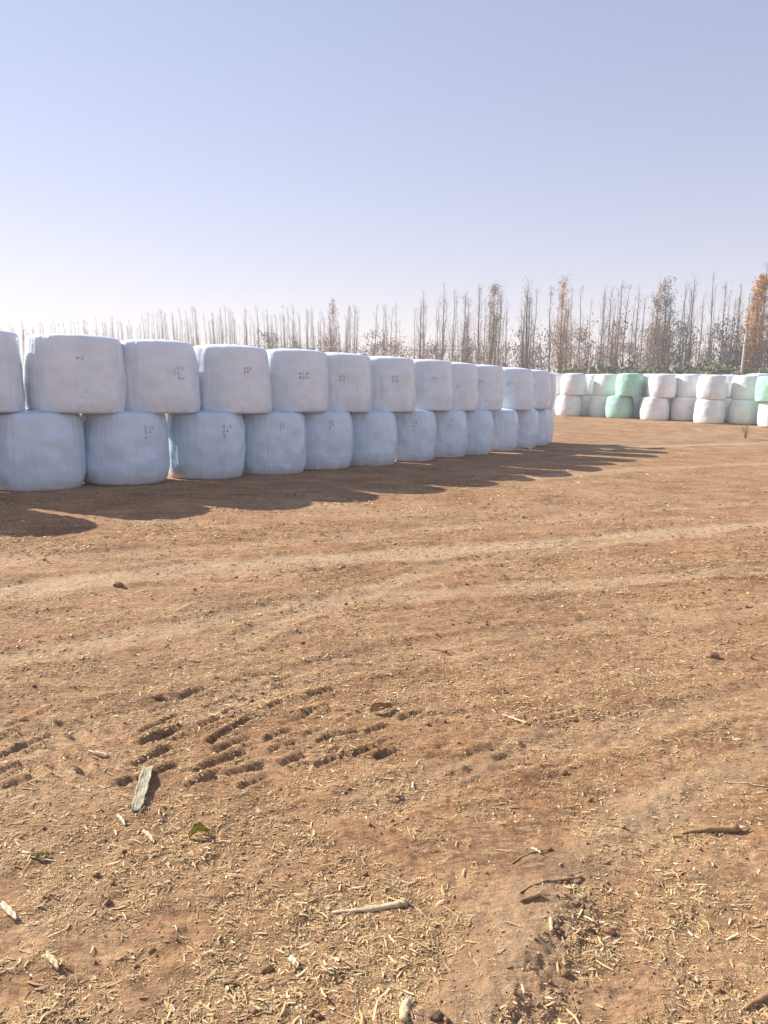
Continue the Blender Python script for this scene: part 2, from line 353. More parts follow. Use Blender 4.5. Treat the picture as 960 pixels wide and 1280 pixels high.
M['husk'] = simple('grey_green_husk', (.46, .42, .29), .8, .35, 55, (.30, .28, .18), .5)
M['green_leaf'] = simple('green_leaf_blade', (.42, .38, .05), .6, .3, 60, (.17, .17, .04))
M['dark_leaf'] = simple('dark_dry_leaf', (.16, .11, .07), .8, .3, 40)
M['clod'] = simple('soil_clod', (.32, .18, .10), .95, .4, 70, (.20, .115, .065), .6)
def litter_material():
    m, n, l, b = mat_new('straw_chaff')
    at = n.new('ShaderNodeAttribute'); at.attribute_name = 'tone'
    r = n.new('ShaderNodeValToRGB'); l.new(at.outputs['Fac'], r.inputs['Fac']); e = r.color_ramp.elements
    st = [(0, (.20, .12, .06)), (.25, (.36, .23, .12)), (.55, (.53, .35, .165)), (.85, (.70, .50, .25)), (1, (.80, .66, .42))]
    while len(e) < len(st): e.new(.5)
    for i, (p, c) in enumerate(st): e[i].position = p; e[i].color = (*c, 1)
    l.new(r.outputs['Color'], b.inputs['Base Color']); b.inputs['Roughness'].default_value = .75; b.inputs['Specular IOR Level'].default_value = .25
    return m
M['litter'] = litter_material()

# ------------------------------------------------------------------ ground sheet (to the horizon)
def build_ground():
    r = [0.0, .12]
    while r[-1] < 900:
        q = r[-1]
        step = .0062 if q < 9 else (.009 if q < 18 else (.0045 if q < 38 else .05))
        r.append(q*(1+step) if q > 1.0 else q+.06)
    r = np.array(r[1:])
    fr = np.radians(np.arange(-38, 38.001, .17)); sd = np.radians(np.arange(38, 322, 3.0))[1:]
    th = np.concatenate([fr, sd]); nt = len(th); nr = len(r)
    R, T = np.meshgrid(r, th, indexing='ij'); X = R*np.sin(T); Y = R*np.cos(T)
    z, dust = terrain(X.ravel(), Y.ravel(), True)
    V = np.stack([X.ravel(), Y.ravel(), z], 1)
    i = np.arange(nr-1)[:, None]; j = np.arange(nt)[None, :]; j2 = (j+1) % nt
    F = np.stack([i*nt+j, i*nt+j2+0*i, (i+1)*nt+j2, (i+1)*nt+j], -1).reshape(-1, 4)[:, ::-1]
    V = np.vstack([V, [[0, 0, tz(0, 0)]]]); dust = np.append(dust, 0.2)
    o = mesh_obj('ground', V, F, M['soil'], attrs={'dust': dust})
    # close the small disc under the camera
    me = o.data
    import bmesh
    bm = bmesh.new(); bm.from_mesh(me); bm.verts.ensure_lookup_table()
    c = bm.verts[len(V)-1]
    for k in range(nt): 
        f = bm.faces.new((bm.verts[k], bm.verts[(k+1) % nt], c)); f.normal_update()
        if f.normal.z < 0: f.normal_flip()
        f.smooth = True
    bm.to_mesh(me); bm.free()
    tag(o, kind='structure')
    return o
build_ground()

# ------------------------------------------------------------------ wrapped bales
BH = 1.15
class BaleShape:
    def __init__(s, seed, R=.70, bulge=.095, taper=0.0, sag=0.0, lean=(0, 0), folds=None, hf=1.0):
        rs = np.random.RandomState(seed); s.R = R; s.b = bulge; s.t = taper; s.sag = sag; s.lean = lean; s.seed = seed; s.folds = folds
        s.ph = rs.uniform(0, 6.28, 8); s.am = rs.uniform(.3, 1, 8); s.h = BH*hf; s.e = .07
    def side(s, th, t):
        """radius at angle th and height fraction t"""
        u = 2*t-1
        r = s.R*(1-s.b*np.abs(u)**2.4)+s.t*(-u)*.5+s.sag*np.exp(-((t-.18)/.2)**2)
        # rounded shoulders
        e = s.e
        zt = (1-t)*s.h; zb = t*s.h
        for zz, ee in ((zt, e), (zb, e*.8)):
            k = np.clip(1-zz/ee, 0, 1); r = r-ee*(1-np.sqrt(np.maximum(1-k*k, 0)))*.9
        r = r+.007*s.am[0]*np.sin(2*th+s.ph[0])+.005*s.am[1]*np.sin(3*th+s.ph[1]+2*t)+.003*s.am[2]*np.sin(7*th+s.ph[2])
        k = s.seed
        q = gnoise(th*9+k*3.1, t*1.3+k, 61)*.0045+gnoise(th*26+k*2.1, t*1.6+k, 62)*.0022+gnoise(th*3+k, t*4+k*1.3, 63)*.016
        r = r+q-.009*np.abs(gnoise(th*17+k*1.7, t*1.1+k, 65))-.008*np.abs(gnoise(th*6+t*5+k, t*8+k, 66))*sstep(.7, .05, t)-.006*np.abs(gnoise(th*5-t*4+k*2, t*7+k, 68))*sstep(.45, 1, t)
        if s.folds:
            for (a0, t0, wa, wt) in s.folds:
                d = np.sqrt(((((th-a0+math.pi) % (2*math.pi))-math.pi)/wa)**2+((t-t0)/wt)**2)
                r = r+.007*np.sin(d*13+3*gnoise(th*6, t*7, 67))*np.exp(-(d*1.1)**2)*(t > t0-.02)+.02*np.exp(-(d*1.3)**2)
        return r
    def point(s, th, t, off=0.0):
        r = float(s.side(np.array([th]), np.array([t]))[0])+off; u = t
        return np.array([r*math.sin(th)+s.lean[0]*u, -r*math.cos(th)+s.lean[1]*u, t*s.h])   # th=0 faces -Y (camera side)
    def mesh(s, nth=128, nz=44):
        th = np.linspace(0, 2*math.pi, nth, endpoint=False)
        tt = np.concatenate([np.linspace(0, .08, 7)[:-1], np.linspace(.08, .92, nz-12), np.linspace(.92, 1, 9)[1:]])
        V = []
        for t in tt:
            r = s.side(th, np.full(nth, t)); 
            V.append(np.stack([r*np.sin(th)+s.lean[0]*t, -r*np.cos(th)+s.lean[1]*t, np.full(nth, t*s.h)], 1))
        n1 = len(tt)
        # top, gathered film folds toward the middle
        rt = s.side(th, np.full(nth, 1.0))
        for f in (.93, .8, .6, .4, .2, .07):
            fold = .006*np.sin(11*th+s.ph[3]+f*5)*np.sin(math.pi*f)+.010*gnoise(th*2+s.seed, np.full(nth, f*3.0), 64)*math.sin(math.pi*f)
            V.append(np.stack([rt*f*np.sin(th)+s.lean[0], -rt*f*np.cos(th)+s.lean[1], np.full(nth, s.h)+.004+.045*(1-f*f)+fold], 1))
        n2 = len(V)
        V = np.concatenate(V); k = np.arange(nth); k2 = (k+1) % nth; F = []
        for i in range(n2-1):
            F.append(np.stack([i*nth+k, i*nth+k2, (i+1)*nth+k2, (i+1)*nth+k], 1))
        F = [tuple(q) for q in np.concatenate(F).tolist()]
        F.append(tuple(((n2-1)*nth+k).tolist())); F.append(tuple(k[::-1].tolist()))
        return V, F
GLY = {  # hand-drawn strokes on a 0..1 cell
    'a': [[(0, .9), (.9, 1)], [(.1, .5), (.8, .55)], [(0, .05), (1, .1)]],
    'b': [[(.1, 1), (.1, .1)], [(.1, .6), (.8, .8), (.9, .3), (.4, 0)]],
    'c': [[(.9, .95), (.2, .9), (.1, .5), (.7, .5), (.8, .15), (.1, .05)]],
    'd': [[(.1, .8), (.5, 1), (.8, .7), (.2, .1), (.95, .05)]],
    'e': [[(.5, 1), (.45, 0)]],
    'f': [[(.1, .5), (.6, 1), (.9, .5), (.4, .1), (.1, .5)], [(.3, .9), (.9, .1)]],
    'g': [[(0, .2), (.3, .8), (.5, .3), (.8, .75), (1, .3)]],
    'h': [[(.7, 1), (.2, .5), (.3, .05), (.8, .2), (.5, .5), (.2, .4)]],
}
def writing(shape, th0, t0, rows, parent, size=.055, w=.0036):
    mb = MB(); rs = random.Random(shape.seed); size *= rs.uniform(.8, 1.25); w *= rs.uniform(.9, 1.5); th0 += rs.uniform(-.04, .04); t0 += rs.uniform(-.03, .03)
    for ri, row in enumerate(rows):
        for ci, g in enumerate(row):
            if g == ' ': continue
            for st in GLY[g]:
                pts = []
                for (x, y) in st:
                    pts.append((th0+(ci*size*1.25+x*size*.85+rs.uniform(-.003, .003))/shape.R, t0-(ri*size*1.35-y*size+rs.uniform(-.003, .003))/shape.h))
                # subdivide and build a ribbon lying 2 mm proud of the film
                P = []
                for a, b_ in zip(pts[:-1], pts[1:]):
                    for k in range(3): P.append((a[0]+(b_[0]-a[0])*k/3, a[1]+(b_[1]-a[1])*k/3))
                P.append(pts[-1])
                for a, b_ in zip(P[:-1], P[1:]):
                    d = np.array([(b_[0]-a[0])*shape.R, (b_[1]-a[1])*shape.h]); L = np.linalg.norm(d)+1e-9; nrm = np.array([-d[1], d[0]])/L*w
                    e = d/L*w*.4
                    q = []
                    for (p, sg, ex) in ((a, 1, -1), (a, -1, -1), (b_, -1, 1), (b_, 1, 1)):
                        q.append(shape.point(p[0]+(sg*nrm[0]+ex*e[0])/shape.R, p[1]+(sg*nrm[1]+ex*e[1])/shape.h, .0025))
                    mb.quad(*q)
    return mb.build('marker_writing', M['ink'], parent)
def flap(shape, th0, parent, L=.16):
    """loose tail of film lying out from the foot of the bale"""
    V = []; F = []; n = 9
    for i in range(n):
        for j in range(5):
            u = i/(n-1); a = th0+(j-2)*.045*(1-.3*u)
            p = shape.point(a, .04, .004+L*u); p[2] = .045*(1-u)**1.5+.012+.010*math.sin(j*2+u*7)
            V.append(p)
    for i in range(n-1):
        for j in range(4): F.append((i*5+j, i*5+j+1, (i+1)*5+j+1, (i+1)*5+j))
    return mesh_obj('film_tail', np.array(V), F, M['white'], parent)
LOW = [(-5.37, 11.78), (-4.31, 12.66), (-3.2, 13.7), (-2.24, 14.69), (-1.37, 15.67), (-0.46, 16.76), (0.46, 17.99), (1.32, 19.2), (2.12, 20.38), (3.03, 21.87), (3.86, 23.2), (4.46, 24.5)]
UP = [(-6.07, 11.27), (-4.86, 12.19), (-3.86, 13.07), (-2.81, 14.09), (-1.86, 15.13), (-1.02, 16.16), (-0.07, 17.29), (0.86, 18.5), (1.61, 19.72), (2.42, 20.9), (3.52, 22.5), (4.33, 24.0)]
ORD = ['first', 'second', 'third', 'fourth', 'fifth', 'sixth', 'seventh', 'eighth', 'ninth', 'tenth', 'eleventh', 'twelfth']
WR_LOW = {1: (.42, .78, ['aec', 'cg', 'h']), 2: (.42, .80, ['b d', 'hg', 'd']), 3: (.28, .80, ['ae', 'cd', 'e']), 4: (.30, .80, ['dc', 'ah', 'b']), 6: (.22, .76, ['ef', 'g']), 7: (.3, .78, ['ed', 'g']), 10: (-.1, .72, ['ac', 'dg'])}
WR_UP = {1: (.04, .66, ['gd']), 2: (.42, .62, ['ebc', 'ah', ' fg']), 3: (.36, .66, ['gab', 'fa']), 4: (.18, .62, ['gef', 'fag']), 5: (.10, .6, ['gd', 'ba']), 6: (.26, .6, ['gc', 'ag']), 7: (.3, .64, ['ga']), 8: (.2, .5, ['de']), 9: (0.1, .62, ['aga']), 10: (-.1, .66, ['aag', 'ga'])}
def near_bale(i, tier, xy, shape, wr, label, film='white', rz=0.0, sides=128):
    zb = tz(*xy)-.012 if tier == 0 else BH-.006+tz(*xy)*.0
    if tier: zb = zb-.006
    face = math.atan2(xy[0], xy[1])            # turn local -Y toward the yard
    o = empty('wrapped_bale', (xy[0], xy[1], zb), -face+rz)
    tag(o, label, 'silage bale', 'wrapped bales of the long near row')
    if tier: o.rotation_euler = (math.radians(((i*37) % 7-3)*.22), math.radians(((i*53) % 7-3)*.25), -face+rz)
    V, F = shape.mesh(224 if math.hypot(*xy) < 18 else sides, 60 if math.hypot(*xy) < 18 else 44); mesh_obj('film_wrap', V, F, M[film], o)
    if wr: writing(shape, wr[0], wr[1], wr[2], o)
    return o
LOWLAB = {0: ', leftmost, cut by the photo edge, without writing', 1: ' with three rows of scribble', 2: ' dark gap at its right',
          3: ', smooth and bluish', 4: ' with faint scribble', 5: ', plain sided', 6: ' with a loose film tail at its foot',
          7: ' with two small marks', 8: ', narrow in view', 9: ', narrow in view', 10: ', partly hidden by its left neighbour', 11: ', only a sliver showing'}
UPLAB = {0: ', leftmost, cut by the photo edge', 1: ' with crumpled folds low on its front', 2: ' with smudged scribble at right', 3: ' with a bright sunlit left edge',
         4: ' with slanted scribble at right', 5: ', narrow in view, with faint scribble', 6: ' with a sunlit left shoulder', 7: ', slightly wider than the next one', 8: ', narrow in view', 9: ', narrow in view', 10: ' with faint lines of writing', 11: ', last before the row end'}
for i, xy in enumerate(LOW):
    sh = BaleShape(10+i, R=.715, bulge=.085+.02*((i*7) % 3)/2, sag=[.006, .02, .0, .014][i % 4], taper=[0, .015, -.015, .01, -.01][i % 5], lean=([.0, .012, -.015, .01, -.008][i % 5], 0))
    o = near_bale(i, 0, xy, sh, WR_LOW.get(i), ORD[i]+' bottom bale of the near row'+LOWLAB[i], 'white_blue_light')
    if i == 6: flap(sh, -.35, o)
    if i == 10: flap(sh, .75, o, .12)
for i, xy in enumerate(UP):
    lean = [(0, 0), (-.01, 0), (-.03, 0), (-.035, 0), (.012, 0), (-.015, .0), (-.01, 0), (.015, 0), (-.012, 0), (.01, 0), (-.02, 0), (.01, 0)][i]
    tap = [.03, .02, .05, .05, .03, .02, .04, .03, .03, .02, .03, .05][i]
    sh = BaleShape(40+i, R={0: .745, 1: .745}.get(i, .715), bulge=.045+.012*(i % 3), taper=tap, sag=.012, lean=lean, folds=[(.08, .10, .34, .20)] if i == 1 else None, hf=[1, 1.0, 1, 1, 1, 1, 1, 1, 1, 1, 1.005, 1][i])
    sh.e = .06
    near_bale(i, 1, xy, sh, WR_UP.get(i), ORD[i]+' top bale of the near row'+UPLAB[i])
near_bale(0, 0, (-6.45, 10.75), BaleShape(90), None, 'bottom bale just outside the left photo edge', 'white_blue_light')
near_bale(0, 1, (-7.0, 10.0), BaleShape(91), None, 'top bale outside the left photo edge, casting the leftmost shadow lobe')
for t, (x, y, lb) in enumerate([(4.90, 25.75, 'bluish bottom bale at the far end of the near row, mostly hidden'), (4.88, 25.7, 'white top bale at the far end of the near row, mostly hidden')]):
    near_bale(12, t, (x, y), BaleShape(70+t), None, lb)

# far stack: front bales, bales set back between them, and rows behind
FAR_SHAPES = []
def far_mesh(k, film):
    sh = BaleShape(100+k, R=.71, bulge=[.08, .13, .1, .06][k % 4], sag=.01, taper=[0, .03, .05][k % 3], folds=[(-.2, .5, .5, .4)] if k % 4 == 3 else None)
    V, F = sh.mesh(72, 30); me_o = mesh_obj('tmp', V, F, M[film]); me = me_o.data; bpy.data.objects.remove(me_o); me.name = 'film_wrap'
    return me
FM = {}
def far_bale(px, zoff, tier, film, label, group='wrapped bales of the far stack', k=0, dx=0.0, front=None):
    # front line of the far stack, in world coordinates
    if front is None:
        # intersect pixel column ray with the front line
        A = np.array([10.0, 42.9]); B = np.array([17.0, 37.0]); d = ray_dir(px, 500)[:2]; d = d/np.linalg.norm(d)
        n_ = np.array([-(B-A)[1], (B-A)[0]]); t = np.dot(A, n_)/np.dot(d, n_); p = d*(t+zoff)
    else: p = np.array(front)
    z = tz(p[0], p[1])-.012 if tier == 0 else tz(p[0], p[1])+BH-.012
    key = (k % 6, film)
    if key not in FM: FM[key] = far_mesh(k % 6, film)
    o = empty('wrapped_bale', (p[0], p[1], z), -math.atan2(p[0], p[1])+(k*1.3) % .6-.3)
    tag(o, label, 'silage bale', group)
    f = bpy.data.objects.new('film_wrap', FM[key]); link(f, o)
    return p
FAR = [ # px, depth offset, tier, film, label
    (690, 1.0, 1, 'far_white', 'white top bale of the far stack, set back, just right of the near row'),
    (716, 0.0, 1, 'far_white', 'white top bale of the far stack, front one nearest the near row end'),
    (757, 1.1, 1, 'pale_mint', 'pale greenish top bale of the far stack, set back left of the mint green one'),
    (786, 0.0, 1, 'mint', 'mint green top bale in the middle of the far stack'),
    (812, 1.2, 1, 'pale_mint', 'sliver of pale green bale between the mint top bale and the white one'),
    (826, 0.1, 1, 'far_white', 'white top bale right of the mint green one in the far stack'),
    (860, 1.1, 1, 'far_white', 'white top bale set back left of the widest sunlit one in the far stack'),
    (889, -.1, 1, 'far_white', 'widest brightly sunlit white top bale of the far stack'),
    (932, 1.0, 1, 'pale_mint', 'pale greenish top bale set back left of the mint one at the photo edge'),
    (964, -.4, 1, 'mint', 'mint green top bale cut by the right photo edge'),
    (688, 1.0, 0, 'far_white', 'white bottom bale of the far stack beside the near row end, set back'),
    (711, 0.0, 0, 'far_white', 'white bottom bale of the far stack, leftmost one standing at the front'),
    (753, 1.0, 0, 'pale_mint', 'pale greenish bottom bale left of the mint green bottom one'),
    (775, 0.0, 0, 'mint', 'mint green bottom bale with a dark shadow edge in the far stack'),
    (819, 0.0, 0, 'far_white', 'white bottom bale of the far stack right of the dark gap beside the mint one'),
    (857, .9, 0, 'far_white', 'white bottom bale set back with a slanted shadow edge'),
    (888, -.1, 0, 'far_white', 'white bottom bale under the widest sunlit top one'),
    (931, .7, 0, 'pale_mint', 'pale greenish bottom bale behind the small dry weed'),
    (970, -.3, 0, 'pale_mint', 'pale mint bottom bale cut by the right photo edge'),
]
for k, (px, zo, t, film, lb) in enumerate(FAR): far_bale(px, zo, t, film, lb, k=k)
# the same stack goes on outside the frame and behind
ax = np.array([7.0, -5.9]); ax /= np.linalg.norm(ax); bk = np.array([.62, .78])
kk = 0
for row_, d0 in ((1, 2.3), (2, 3.75), (3, 5.2)):
    for s in range(12):
        p = np.array([9.2, 43.6])+ax*(s*1.46+(row_ % 2)*.7-.6)+bk*d0
        for t in (0, 1):
            if t == 0 and row_ != 1: continue
            far_bale(0, 0, t, 'pale_mint' if (s*5+row_) % 7 == 0 and t else 'far_white', 'pale bale in the rear rows of the far stack, only its top edge showing', group='bales in the rear rows of the far stack', k=kk, front=p); kk += 1

# ------------------------------------------------------------------ trees
def tree_parts(seed, h, kind):
    """returns (trunk MB, branches MB, leaves MB or None); fastigiate plantation poplar"""
    rs = random.Random(seed); T = MB(); Bm = MB(); Lf = MB()
    wob = [(0, 0)]
    for i in range(9): wob.append((wob[-1][0]+rs.uniform(-.11, .11), wob[-1][1]+rs.uniform(-.11, .11)))
    def tp(u):
        k = u*9; i = min(int(k), 8); f = k-i
        return np.array([wob[i][0]*(1-f)+wob[i+1][0]*f, wob[i][1]*(1-f)+wob[i+1][1]*f, u*h])
    r0 = .095*h/13*{'bare': .9}.get(kind, 1)
    us = [0, .02, .1, .2, .35, .5, .65, .8, .9, 1]
    T.tube([tp(u) for u in us], [r0*1.35 if u == 0 else r0*(1-u)**.8+.012 for u in us], 7)
    leafpts = []
    for q_ in range({'bare': 1, 'sparse': 3, 'leafy': 4, 'orange': 4, 'young': 2}[kind]):     # leading forks
        u0 = rs.uniform(.12, .45); u1 = rs.uniform(.7, .93); a = rs.uniform(0, 6.28); sp = rs.uniform(.35, 1.0)*h/13
        P_ = [tp(u0)]
        for f in (.3, .65, 1): P_.append(tp(u0+(u1-u0)*f)+np.array([math.cos(a), math.sin(a), 0])*sp*(f**.6)+np.array([rs.uniform(-.06, .06), rs.uniform(-.06, .06), 0]))
        Bm.tube(P_, [r0*.5, r0*.36, r0*.2, .01], 5, cap=False)
        for k in range(9):
            f = rs.uniform(.3, .98); i0 = min(int(f*3), 2); q = P_[i0]+(P_[i0+1]-P_[i0])*(f*3-i0); a2 = rs.uniform(0, 6.28)
            e = np.array([math.cos(a2), math.sin(a2), rs.uniform(1, 2.6)]); e /= np.linalg.norm(e); q2 = q+e*rs.uniform(.4, 1.0)*h/13
            Bm.tube([q, q2], [.009, .003], 3, cap=False); leafpts.append((q2, u0+(u1-u0)*f)); leafpts.append(((q+q2)/2, u0+(u1-u0)*f))
    nb = {'bare': 34, 'sparse': 36, 'leafy': 54, 'orange': 80, 'young': 40}[kind]
    for b in range(nb):
        u = rs.uniform(.12 if kind in ('bare',) else .16, .97)
        if kind == 'young': u = rs.uniform(.2, .97)
        a = rs.uniform(0, 2*math.pi); base = tp(u)
        if kind == 'young': L = (1.3-.8*abs(u-.6))*rs.uniform(.7, 1.2); up = rs.uniform(.15, .7)
        else: L = ((1-u)*2.7+.6)*rs.uniform(.5, 1.25)*(h/13); up = rs.uniform(1.3, 3.4)
        if kind in ('orange', 'leafy'): L *= 1.15; up *= .8
        d = np.array([math.cos(a), math.sin(a), up]); d /= np.linalg.norm(d)
        p1 = base+d*L*.5+np.array([0, 0, -.02*L]); p2 = base+d*L+np.array([0, 0, .12*L])
        rb = .014*(1-u)+.006
        Bm.tube([base, p1, p2], [rb*1.3, rb, rb*.35], 3, cap=False)
        for k in range(6):
            f = rs.uniform(.2, .95); q = base+(p2-base)*f; a2 = rs.uniform(0, 6.28)
            e = np.array([math.cos(a2), math.sin(a2), rs.uniform(.6, 2.2)]); e /= np.linalg.norm(e)
            l2 = rs.uniform(.25, .6)*(.6+.4*L)
            q2 = q+e*l2; Bm.tube([q, q2], [.005, .0025], 3, cap=False)
            leafpts.append((q2, u)); leafpts.append(((q+q2)/2, u))
    def leaf(p, s):
        n = np.array([rs.gauss(0, 1), rs.gauss(0, 1), rs.gauss(0, .8)]); n /= np.linalg.norm(n)+1e-6
        a = np.cross(n, [0, 0, 1.]); a /= np.linalg.norm(a)+1e-6; b2 = np.cross(n, a)
        Lf.quad(p-a*s*.5, p-b2*s*.62, p+a*s*.5, p+b2*s*.62)
    dens = {'bare': 0, 'sparse': 1, 'leafy': 5, 'orange': 10, 'young': 3}[kind]
    if dens:
        cl = [rs.random() for _ in range(12)]
        for (q, u) in leafpts:
            if kind == 'sparse':
                pr = .24 if u > .84 else (.40 if u < .45 else .10)
                if rs.random() > pr: continue
                n_ = rs.randint(1, 2)
            else:
                if cl[int(u*11.9)] < .22 and rs.random() < .6: continue
                n_ = rs.randint(int(dens*.4), dens)
            for _ in range(n_):
                s = rs.uniform(.06, .13)*(1.3 if kind == 'orange' else 1)
                leaf(q+np.array([rs.gauss(0, .16), rs.gauss(0, .16), rs.gauss(0, .16)]), s)
    return T, Bm, (Lf if dens else None)
PROTO = {}
def proto(key, seed, h, kind, leafmat):
    T, Bm, Lf = tree_parts(seed, h, kind)
    o = [('trunk', T.build('trunk', M['bark'])), ('branches', Bm.build('branches', M['twig'], None, False))]
    if Lf: o.append(('leaves', Lf.build('leaves', M[leafmat], None, False)))
    r = []
    for nme, ob in o:
        r.append((nme, ob.data)); bpy.data.objects.remove(ob)
    PROTO[key] = (h, r)
for s in range(6): proto('bare%d' % s, 200+s, 13, 'bare', None)
for s in range(4): proto('sparse%d' % s, 220+s, 13, 'sparse', 'leaf_brown')
proto('leafy0', 240, 13, 'leafy', 'leaf_brown'); proto('leafy1', 241, 12, 'leafy', 'leaf_grey'); proto('yellow0', 242, 11, 'leafy', 'leaf_yellow')
proto('orange0', 243, 13, 'orange', 'leaf_orange'); proto('tan0', 244, 13, 'leafy', 'leaf_orange')
for s in range(4): proto('young%d' % s, 250+s, 4.6, 'young', 'leaf_grey' if s % 2 else 'leaf_brown')
def plant_tree(key, x, y, h, label, group, name='poplar_tree', cat='tree', lean=(0, 0), rz=0.0, wide=1.0):
    ph, parts = PROTO[key]; s = h/ph
    o = empty(name, (x, y, tz(x, y)-.05), 0); o.rotation_euler = (lean[1], lean[0], rz); o.scale = (s*wide, s*wide, s)
    tag(o, label, cat, group)
    for nme, me in parts:
        link(bpy.data.objects.new(nme, me), o)
    return o
def on_line(px, back=0.0):
    A = np.array([-69., 138.]); B = np.array([34., 68.]); d = ray_dir(px, 490)[:2]; d = d/np.linalg.norm(d)
    n_ = np.array([-(B-A)[1], (B-A)[0]]); t = np.dot(A, n_)/np.dot(d, n_); return d*(t+back)
def height_for(p, px, py):
    d = ray_dir(px, py); t = math.hypot(*p)/math.hypot(d[0], d[1]); return EYE+d[2]*t-tz(*p)+.05
ENV = [(-60, 392), (0, 396), (60, 401), (130, 396), (200, 386), (280, 380), (340, 386), (420, 378), (470, 370), (550, 354), (620, 356), (655, 350), (700, 352), (765, 352), (825, 352), (860, 350), (900, 348), (945, 345), (1000, 345)]
ENV = [(x,y+2) for x,y in ENV]
def env(px): return float(np.interp(px, [e[0] for e in ENV], [e[1] for e in ENV]))
rt = random.Random(5)
SPECIAL = [
    (418, 380, 'leafy0', .8, 'thin brown-leaved poplar above the boundary of the fourth and fifth top bales'),
    (552, 354, 'sparse0', 1.0, 'tall poplar with dark leaf tufts at its very tip above the eighth top bale'),
    (580, 398, 'leafy0', 1.0, 'short bushy brown poplar between two taller tufted ones'),
    (594, 352, 'sparse1', .9, 'tall dark thin poplar just left of the yellow-green one'),
    (612, 362, 'yellow0', 1.0, 'poplar with yellow-green leaves in its lower half above the near row'),
    (655, 350, 'sparse2', 1.2, 'tall poplar with brown tufts at its tip above the last near row bales'),
    (685, 360, 'sparse3', .9, 'dark slender poplar directly left of the tall tan-leaved one'),
    (699, 347, 'tan0', .75, 'tall narrow poplar, tan-brown leaves to its tip, above the near row end'),
    (768, 350, 'sparse1', 1.0, 'tall thin poplar with twiggy upright limbs above the pale green far bale'),
    (812, 366, 'leafy0', 1.0, 'bushy brown-leaved poplar, left one of a close pair above the far stack'),
    (825, 349, 'leafy1', 1.1, 'bushy grey-brown poplar, tallest of a close pair above the far stack'),
    (857, 346, 'sparse2', .9, 'tall dark forked-looking poplar right of the bushy pair'),
    (884, 340, 'bare2', .9, 'tall bare poplar midway between the bushy pair and the orange tree'),
    (908, 375, 'sparse3', .9, 'shorter brown-tufted poplar immediately left of the orange tree'),
    (936, 350, 'orange0', 1.18, 'poplar with dense orange-brown leaves beside the utility pole'),
    (946, 330, 'sparse0', 1.2, 'tallest poplar with dark tufts rising behind the orange tree'),
    (960, 372, 'leafy1', 1.2, 'dark grey-leaved tree cut by the right photo edge'),
]
for i, (px, py, key, wide, lb) in enumerate(SPECIAL):
    p = on_line(px, rt.uniform(-2, 1)); plant_tree(key, p[0], p[1], height_for(p, px, py), lb, 'poplars of the plantation behind the bales', rz=rt.uniform(0, 6), wide=wide)
nt_ = 0
for row_ in range(6):
    px = -75+row_*3.1
    while px < 1010:
        p = on_line(px+rt.uniform(-2, 2), 3+row_*4.5+rt.uniform(-.8, .8))
        Z = math.hypot(*p); qx = px
        py = env(px)+rt.uniform(-7, 16)+ (2 if px < 400 else 6)+row_*1.5
        left = px < 430
        key = 'bare%d' % rt.randint(0, 5) if (left or rt.random() < .55) else 'sparse%d' % rt.randint(0, 3)
        if row_ > 1 and not left and rt.random() < .5: key = 'bare%d' % rt.randint(0, 5)
        if left: lb, gp = 'slender leafless poplar fading in haze above the left half of the near row', 'bare hazy poplars above the near row'
        elif px < 700: lb, gp = 'thin poplar with bare upright twigs seen over the right half of the near row', 'thin poplars over the right half of the near row'
        else: lb, gp = 'thin mostly bare poplar standing behind the far stack', 'thin poplars behind the far stack'
        tl = rt.gauss(-.05, .025) if left else rt.gauss(0, .02)
        plant_tree(key, p[0], p[1], max(6, height_for(p, px, py)), lb, gp, lean=(tl, 0), rz=0 if left else rt.uniform(0, 6), wide=rt.uniform(.75, 1.05)*(.8 if left else 1)); nt_ += 1
        px += (14 if left else 48)*rt.uniform(.6, 1.4)
for i in range(32):
    px = 330+i*20+rt.uniform(-7, 7); p = on_line(px, rt.uniform(-4, 8))
    h = height_for(p, px, rt.uniform(402, 440) if px > 560 else rt.uniform(420, 446))
    plant_tree('young%d' % rt.randint(0, 3), p[0], p[1], h, 'small young tree with dull dry leaves among the poplar trunks', 'young trees among the poplar trunks', 'young_tree', wide=.8 if px > 560 else 1.0, rz=rt.uniform(0, 6))
# hedge bushes behind the far stack
def bush_mesh(seed):
    rs = random.Random(seed); Lf = MB(); St = MB()
    for k in range(26):
        a = rs.uniform(0, 6.28); L = rs.uniform(.8, 1.7); d = np.array([math.cos(a)*.7, math.sin(a)*.7, rs.uniform(.6, 1.6)]); d /= np.linalg.norm(d)
        St.tube([(0, 0, 0), tuple(d*L)], [.02, .006], 3, cap=False)
        for j in range(34):
            p = d*L*rs.uniform(.3, 1.08)+np.array([rs.gauss(0, .14), rs.gauss(0, .14), rs.gauss(0, .14)])
            n = np.array([rs.gauss(0, 1) for _ in range(3)]); n /= np.linalg.norm(n); a_ = np.cross(n, [0, 0, 1.]); a_ /= np.linalg.norm(a_)+1e-6; b_ = np.cross(n, a_); s = rs.uniform(.05, .11)
            Lf.quad(p-a_*s, p-b_*s, p+a_*s, p+b_*s)
    a = St.build('stems', M['twig'], None, False); b = Lf.build('leaves', M['leaf_olive'], None, False)
    r = [('stems', a.data), ('leaves', b.data)]
    bpy.data.objects.remove(a); bpy.data.objects.remove(b); return r
for s in range(3): PROTO['bush%d' % s] = (1.7, bush_mesh(300+s))
